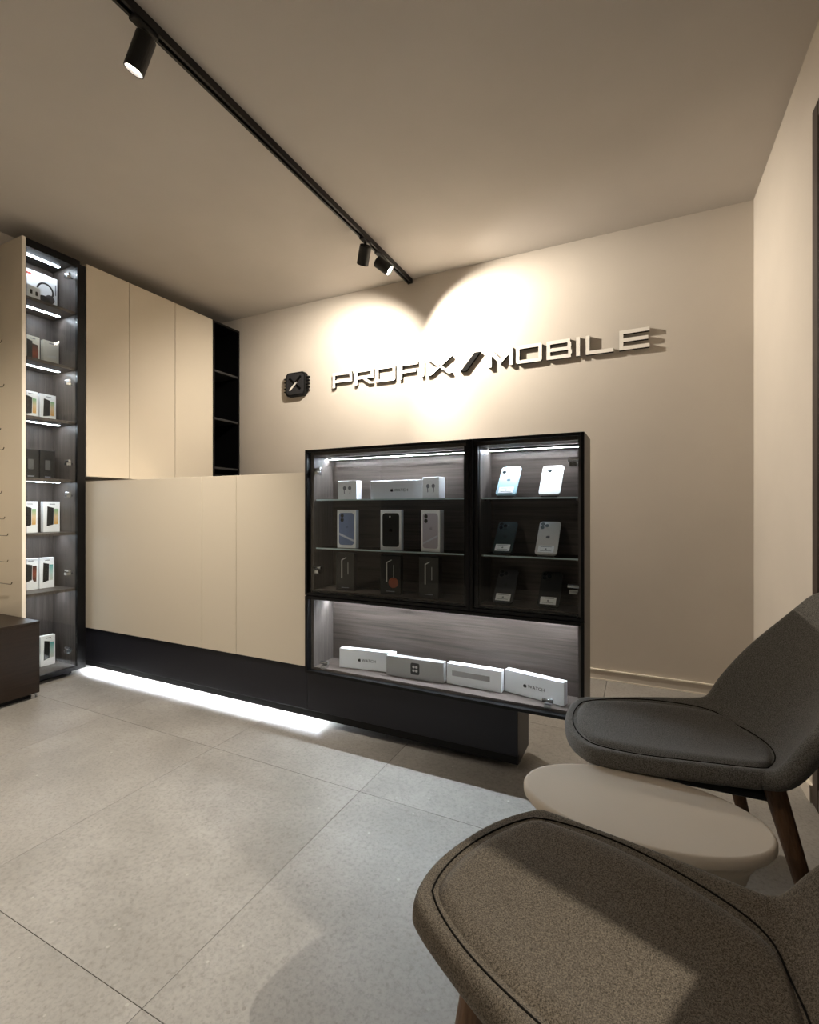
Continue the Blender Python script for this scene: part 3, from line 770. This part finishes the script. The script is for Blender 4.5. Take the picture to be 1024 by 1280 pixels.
# ================================================================== sign on the back wall
sg = empty('wall_sign', (-2.108, WY, 1.912)); tag(sg, 'wide raised shop lettering with pale faces across the back wall', 'sign')
HL, TL = .113, .0215
def chamf_ring(x0, y0, x1, y1, t, c):
    o = [(x0 + c, y0), (x1 - c, y0), (x1, y0 + c), (x1, y1 - c), (x1 - c, y1), (x0 + c, y1), (x0, y1 - c), (x0, y0 + c)]
    ci = max(c - t * .4, .001)
    i = [(x0 + t + ci, y0 + t), (x1 - t - ci, y0 + t), (x1 - t, y0 + t + ci), (x1 - t, y1 - t - ci), (x1 - t - ci, y1 - t), (x0 + t + ci, y1 - t), (x0 + t, y1 - t - ci), (x0 + t, y0 + t + ci)]
    return [[o[k], o[(k + 1) % 8], i[(k + 1) % 8], i[k]] for k in range(8)]
def R4(x0, y0, x1, y1): return [(x0, y0), (x1, y0), (x1, y1), (x0, y1)]
H, T = HL, TL
def letter(ch, w_):
    if ch == 'P': return [R4(0, 0, T, H), [(T, H - T), (w_, H - T), (w_ - .008, H), (T, H)], R4(w_ - T, .36 * H + T, w_, H - T), R4(T, .36 * H - T * .2, w_, .36 * H + T * .8)][:2] + [R4(w_ - T, .32 * H + T, w_, H - T), R4(T, .32 * H, w_, .32 * H + T)]
    if ch == 'R': return [R4(0, 0, T, H), R4(T, H - T, w_ - T, H), [(w_ - T, .36 * H), (w_, .36 * H), (w_, H - .008), (w_ - .008, H), (w_ - T, H)], R4(T, .36 * H, w_ - T, .36 * H + T), [(w_ * .42, .36 * H), (w_ * .42 + T * 1.5, .36 * H), (w_, 0), (w_ - T * 1.6, 0)]]
    if ch == 'O': return chamf_ring(0, 0, w_, H, T, .009)
    if ch == 'F': return [R4(0, 0, T, H), R4(T, H - T, w_, H), R4(T, .36 * H, w_ * .92, .36 * H + T)]
    if ch == 'I': return [R4(0, 0, w_, H)]
    if ch == 'X':
        t = T * 1.35; cx = w_ / 2; cy = H / 2; k = t / 2
        return [[(0, 0), (t, 0), (cx + k * .9, cy), (cx - k * .9, cy)], [(w_ - t, 0), (w_, 0), (cx + k * .9, cy), (cx - k * .9, cy)], [(0, H), (cx - k * .9, cy), (cx + k * .9, cy), (t, H)], [(w_ - t, H), (cx - k * .9, cy), (cx + k * .9, cy), (w_, H)]]
    if ch == '/': return [[(0, 0), (T * 1.9, 0), (w_, H), (w_ - T * 1.9, H)]]
    if ch == 'M': return [R4(0, 0, T, H), R4(w_ - T, 0, w_, H), [(T, H), (T, H - T * 1.9), (w_ / 2, .12 * H), (w_ / 2, .12 * H + T * 1.7)], [(w_ - T, H), (w_ / 2, .12 * H + T * 1.7), (w_ / 2, .12 * H), (w_ - T, H - T * 1.9)]]
    if ch == 'B': return [R4(0, 0, T, H), R4(T, 0, w_ - .006, T), R4(T, (H - T) / 2, w_ - .006, (H + T) / 2), R4(T, H - T, w_ - .010, H), R4(w_ - T, T, w_, (H - T) / 2), R4(w_ - T - .004, (H + T) / 2, w_ - .004, H - T)]
    if ch == 'L': return [R4(0, 0, T, H), R4(T, 0, w_, T)]
    if ch == 'E': return [R4(0, 0, T, H), R4(T, 0, w_, T), R4(T, (H - T) / 2, w_ * .96, (H + T) / 2), R4(T, H - T, w_, H)]
LET = [('P', -2.108, -1.935), ('R', -1.910, -1.752), ('O', -1.732, -1.574), ('F', -1.540, -1.400), ('I', -1.372, -1.350), ('X', -1.325, -1.144), ('/', -1.087, -.949),
       ('M', -.895, -.738), ('O', -.716, -.556), ('B', -.528, -.380), ('I', -.356, -.334), ('L', -.302, -.150), ('E', -.120, .036)]
STAND, BODY = .0005, .020
for ch, xa, xb in LET:
    polys = letter(ch, xb - xa)
    mt = Matrix(((1, 0, 0, xa + 2.108), (0, 0, -1, -STAND), (0, 1, 0, 0), (0, 0, 0, 1)))
    bm = bmesh.new()
    for pl in polys: prism(bm, pl, mt, BODY)
    lo = obj('letter', bm, M_SIGNSIDE, sg)
    if ch != '/':
        bm = bmesh.new()
        for pl in polys: prism(bm, pl, mt @ Matrix.Translation((0, 0, BODY + .0001)), .002)
        obj('letter_face', bm, M_SIGNFACE, lo)
# chip-shaped emblem
lg = empty('logo_plaque', (-2.452, WY, 1.980)); tag(lg, 'dark chip-shaped emblem with an X mark, left of the lettering', 'emblem')
LW, LH = .190, .186
mt = Matrix(((1, 0, 0, 0), (0, 0, -1, -.001), (0, 1, 0, 0), (0, 0, 0, 1)))
bm = bmesh.new(); prism(bm, rrect(LW, LH, .030, 6), mt, .034); obj('plate', bm, M_LOGO, lg, bevel=.002)
bm = bmesh.new(); prism(bm, rrect(LW * .86, LH * .86, .026, 6), mt @ Matrix.Translation((0, 0, .0341)), .006); obj('raised_panel', bm, mat('logo_panel', (.03, .03, .032), .5, spec=.2), lg, bevel=.0015)
for s_ in (-1, 1):
    for k in range(5):
        zz = (k - 2) * .025
        bm = bmesh.new(); x_ = s_ * (LW / 2 - .004)
        prism(bm, [(x_, zz - .006), (x_ + s_ * .030, zz - .003), (x_ + s_ * .030, zz + .004), (x_, zz + .006)], mt @ Matrix.Translation((0, 0, .004)), .022)
        obj('pin', bm, M_LOGO, lg)
def bar(cx, cy, l, t, ang):
    c, s_ = math.cos(ang), math.sin(ang)
    return [(cx + c * a - s_ * b, cy + s_ * a + c * b) for a, b in ((-l / 2, -t / 2), (l / 2, -t / 2), (l / 2, t / 2), (-l / 2, t / 2))]
M_XB = mat('logo_x', (.002, .002, .002), .6, spec=.1)
for nm, pl, m_ in (('x_stroke', bar(-.028, .025, .068, .018, math.radians(-42)), M_XB), ('x_stroke', bar(.034, -.025, .056, .018, math.radians(-42)), M_XB), ('x_stroke', bar(.034, .034, .068, .018, math.radians(42)), M_XB), ('white_slash', bar(-.016, -.016, .094, .013, math.radians(42)), mat('logo_white', (.85, .82, .75), .4))):
    bm = bmesh.new(); prism(bm, pl, mt @ Matrix.Translation((0, 0, .0402)), .003); obj(nm, bm, m_, lg)

# ================================================================== bench and hook panel on the left
q = Vector((-2.878, 1.438, 0))
bn = empty('bench', (q.x, q.y, 0)); tag(bn, 'low dark brown bench box in front of the tall display cabinet', 'bench')
box('body', (LX + .01 - q.x, -0.92, .030), (0, 0, .392), M_BENCH, bn, bevel=.001)
box('top', (LX + .01 - q.x, -0.921, .3925), (.001, .001, .408), M_BENCH, bn, bevel=.001)
box('plinth', (LX + .03 - q.x, -0.90, 0.0), (-.04, -.03, .0295), M_BLACK, bn)
tube('foot', (-.022, -.022, 0), (-.022, -.022, .0295), .010, .010, M_CHROME, bn)
hp = empty('hook_panel', (LX, 0.6, 0.5)); tag(hp, 'cream hook panel with rows of thin metal hooks beside the tall cabinet', 'hook panel')
child_box('board', (LX + .001, .55, .43), (LX + .016, TY0 - .004, 2.3), M_BEIGE, hp)
for (px, py) in ((15, 728), (10, 700), (10, 667), (6, 646), (2, 614), (5, 559), (1, 535), (5, 480), (2, 425)):
    t = onX(px, py, -3.13)
    a = Vector((LX + .016, t.y, t.z - .012)) - hp.location; b = t - hp.location
    path_tube('hook', [a, (b.x - .014, b.y, a.z), (b.x - .006, b.y, a.z + .003), (b.x, b.y, b.z)], .0022, M_HOOK, hp)

# ================================================================== oval side table
tb = empty('side_table', (-0.0083, 1.121, 0)); tag(tb, 'beige oval side table standing between the two upholstered chairs', 'table')
def oval(name, prof, m, parent, ax=.238, ay=.139, n=56):
    bm = bmesh.new(); rings = []
    for k_, z in prof:
        rings.append([bm.verts.new(((ax - k_) * math.cos(2 * math.pi * i / n), (ay - k_) * math.sin(2 * math.pi * i / n), z)) for i in range(n)])
    for A, B in zip(rings, rings[1:]):
        for i in range(n): bm.faces.new((A[i], A[(i + 1) % n], B[(i + 1) % n], B[i]))
    bm.faces.new(rings[0][::-1]); bm.faces.new(rings[-1])
    o = obj(name, bm, m, parent)
    for p in o.data.polygons: p.use_smooth = len(p.vertices) == 4
    return o
oval('table_top', [(.012, .352), (.004, .356), (.0, .362), (.0, .374), (.003, .379), (.008, .380)], M_TABLE, tb)
oval('base', [(.085, 0.0), (.085, .012), (.080, .10), (.064, .23), (.040, .31), (.014, .3515)], M_TABLE, tb)

# ================================================================== upholstered shell chairs
def catmull(pts, t):
    n = len(pts) - 1; x = max(0.0, min(n - 1e-6, t * n)); i = int(x); f = x - i
    p0, p1, p2, p3 = pts[max(i - 1, 0)], pts[i], pts[i + 1], pts[min(i + 2, n)]
    return [0.5 * ((2 * b) + (-a + c) * f + (2 * a - 5 * b + 4 * c - d) * f * f + (-a + 3 * b - 3 * c + d) * f ** 3) for a, b, c, d in zip(p0, p1, p2, p3)]
# columns: y, z, half width, side wrap (towards the sitter), forward sweep of the wings
PROFILE = [(-.2945, .409, .186, .0136, 0), (-.247, .407, .206, .0195, 0), (-.157, .402, .211, .027, 0), (-.033, .396, .2145, .039, .02), (.135, .388, .2185, .054, .05),
           (.187, .396, .2205, .050, .06), (.220, .420, .223, .051, .06), (.252, .480, .234, .055, .053), (.300, .576, .236, .055, .037), (.343, .671, .225, .047, .017), (.372, .759, .194, .033, 0), (.388, .824, .147, .0165, 0)]
def shell_pt(p, t):
    y, z, hw, wr, sw = catmull(PROFILE, t)
    e = 1e-3
    a = catmull(PROFILE, max(0, t - e)); b = catmull(PROFILE, min(1, t + e))
    ty, tz = b[0] - a[0], b[1] - a[1]; l = math.hypot(ty, tz) or 1
    ny, nz = -tz / l, ty / l                      # normal on the sitter's side
    k = wr * abs(p) ** 2.1
    return Vector((p * hw, y + ny * k - sw * abs(p) ** 1.8, z + nz * k))
def squircle(a, b, k): return a * math.sqrt(1 - k * b * b), b * math.sqrt(1 - k * a * a)
def shell_mesh(name, m, parent, thick, nu=18, nv=34):
    top = []
    for j in range(nv + 1):
        row = []
        for i in range(nu + 1):
            a, b = 2 * i / nu - 1, 2 * j / nv - 1
            p, q_ = squircle(a, b, .34)
            row.append(shell_pt(p, (q_ + 1) / 2))
        top.append(row)
    bm = bmesh.new()
    V = [[bm.verts.new(v) for v in r] for r in top]
    for j in range(nv):
        for i in range(nu): bm.faces.new((V[j][i], V[j][i + 1], V[j + 1][i + 1], V[j + 1][i]))
    bm.normal_update()
    flip = 1 if V[nv // 4][nu // 2].normal.z > 0 else -1
    Nn = [[v.normal * flip for v in r] for r in V]
    W_ = []
    for j in range(nv + 1):
        row = []
        for i in range(nu + 1):
            edge = max(abs(2 * i / nu - 1), abs(2 * j / nv - 1))
            th = thick * (1.0 if edge < .9 else .95)
            row.append(bm.verts.new(V[j][i].co - Nn[j][i] * th))
        W_.append(row)
    for j in range(nv):
        for i in range(nu): bm.faces.new((W_[j][i], W_[j + 1][i], W_[j + 1][i + 1], W_[j][i + 1]))
    def side(A, B): bm.faces.new((A[0], A[1], B[1], B[0]))
    for i in range(nu):
        side((V[0][i], V[0][i + 1]), (W_[0][i], W_[0][i + 1])); side((V[nv][i], V[nv][i + 1]), (W_[nv][i], W_[nv][i + 1]))
    for j in range(nv):
        side((V[j][0], V[j + 1][0]), (W_[j][0], W_[j + 1][0])); side((V[j][nu], V[j + 1][nu]), (W_[j][nu], W_[j + 1][nu]))
    return obj(name, bm, m, parent, smooth=True, sub=2)
def pad_mesh(name, m, parent, t0, t1, pw, k, rise, nu=18, nv=18):
    bm = bmesh.new(); V = []
    for j in range(nv + 1):
        row = []
        for i in range(nu + 1):
            a, b = 2 * i / nu - 1, 2 * j / nv - 1
            kk = k if b < 0 else k + (.5 - k) * b
            p, q_ = squircle(a, b, kk)
            e = max(abs(a), abs(b))
            t = t0 + (q_ + 1) / 2 * (t1 - t0)
            v = shell_pt(p * pw, t)
            d = 1e-2
            n = (shell_pt(p * pw + d, t) - shell_pt(p * pw - d, t)).cross(shell_pt(p * pw, min(1, t + d)) - shell_pt(p * pw, max(0, t - d))).normalized()
            h = rise if e < .84 else rise * (1 - ((e - .84) / .16) ** 2 * 1.7)
            row.append(bm.verts.new(v + n * h))
        V.append(row)
    for j in range(nv):
        for i in range(nu): bm.faces.new((V[j][i], V[j][i + 1], V[j + 1][i + 1], V[j + 1][i]))
    r = bmesh.ops.extrude_face_region(bm, geom=list(bm.faces))
    for g in r['geom']:
        if isinstance(g, bmesh.types.BMVert): pass
    bm.normal_update()
    vs = [v for v in r['geom'] if isinstance(v, bmesh.types.BMVert)]
    cen = Vector((0, 0, -.012))
    for v in [x for row in V for x in row]: v.co = v.co + cen
    pad = obj(name, bm, m, parent, smooth=True, sub=1)
    # stitched seam in the groove around the pad
    ring = []
    seq = [(-1 + 2 * i / 24, -1) for i in range(24)] + [(1, -1 + 2 * i / 24) for i in range(24)] + [(1 - 2 * i / 24, 1) for i in range(24)] + [(-1, 1 - 2 * i / 24) for i in range(24)]
    for a, b in seq:
        p, q_ = squircle(a, b, k if b < 0 else k + (.5 - k) * b)
        ring.append(shell_pt(p * pw * 1.012, t0 - .004 + (q_ + 1) / 2 * (t1 - t0 + .008)) + Vector((0, 0, .0008)))
    ring.append(ring[0])
    path_tube('seam', ring, .0015, M_SEAM, pad, 6)
    return pad
def chair(loc, rz, m, label):
    c = empty('lounge_chair', loc, rz); tag(c, label, 'chair', 'upholstered shell chairs at the side table')
    shell_mesh('shell', m, c, .042)
    pad_mesh('seat_pad', m, c, .055, .475, .83, .42, .012)
    # black steel cross frame under the shell and splayed walnut legs
    bm = bmesh.new()
    for sx in (-1, 1): tube_bm(bm, (sx * .118, -.165, .357), (sx * .155, .150, .352), .011, .011, 10)
    abox(bm, -.125, -.06, .347, .125, -.03, .358); abox(bm, -.145, .06, .344, .145, .09, .355)
    obj('under_frame', bm, M_BLACKMETAL, c)
    for sx in (-1, 1):
        for top, foot in (((.120, -.148, .374), (.160, -.205, 0)), ((.160, .140, .388), (.198, .235, 0))):
            bm = bmesh.new()
            tube_bm(bm, (sx * top[0], top[1], top[2]), (sx * foot[0], foot[1], 0.0), .022, .013, 20)
            obj('leg', bm, M_WALNUT, c)
    return c
chair((.095, 1.454, 0), math.radians(-79.4), M_FAB1, 'dark grey upholstered shell chair on walnut legs by the right wall')
chair((-.019, .707, 0), math.radians(-113.1), M_FAB2, 'brown upholstered shell chair in the foreground, nearest the camera')
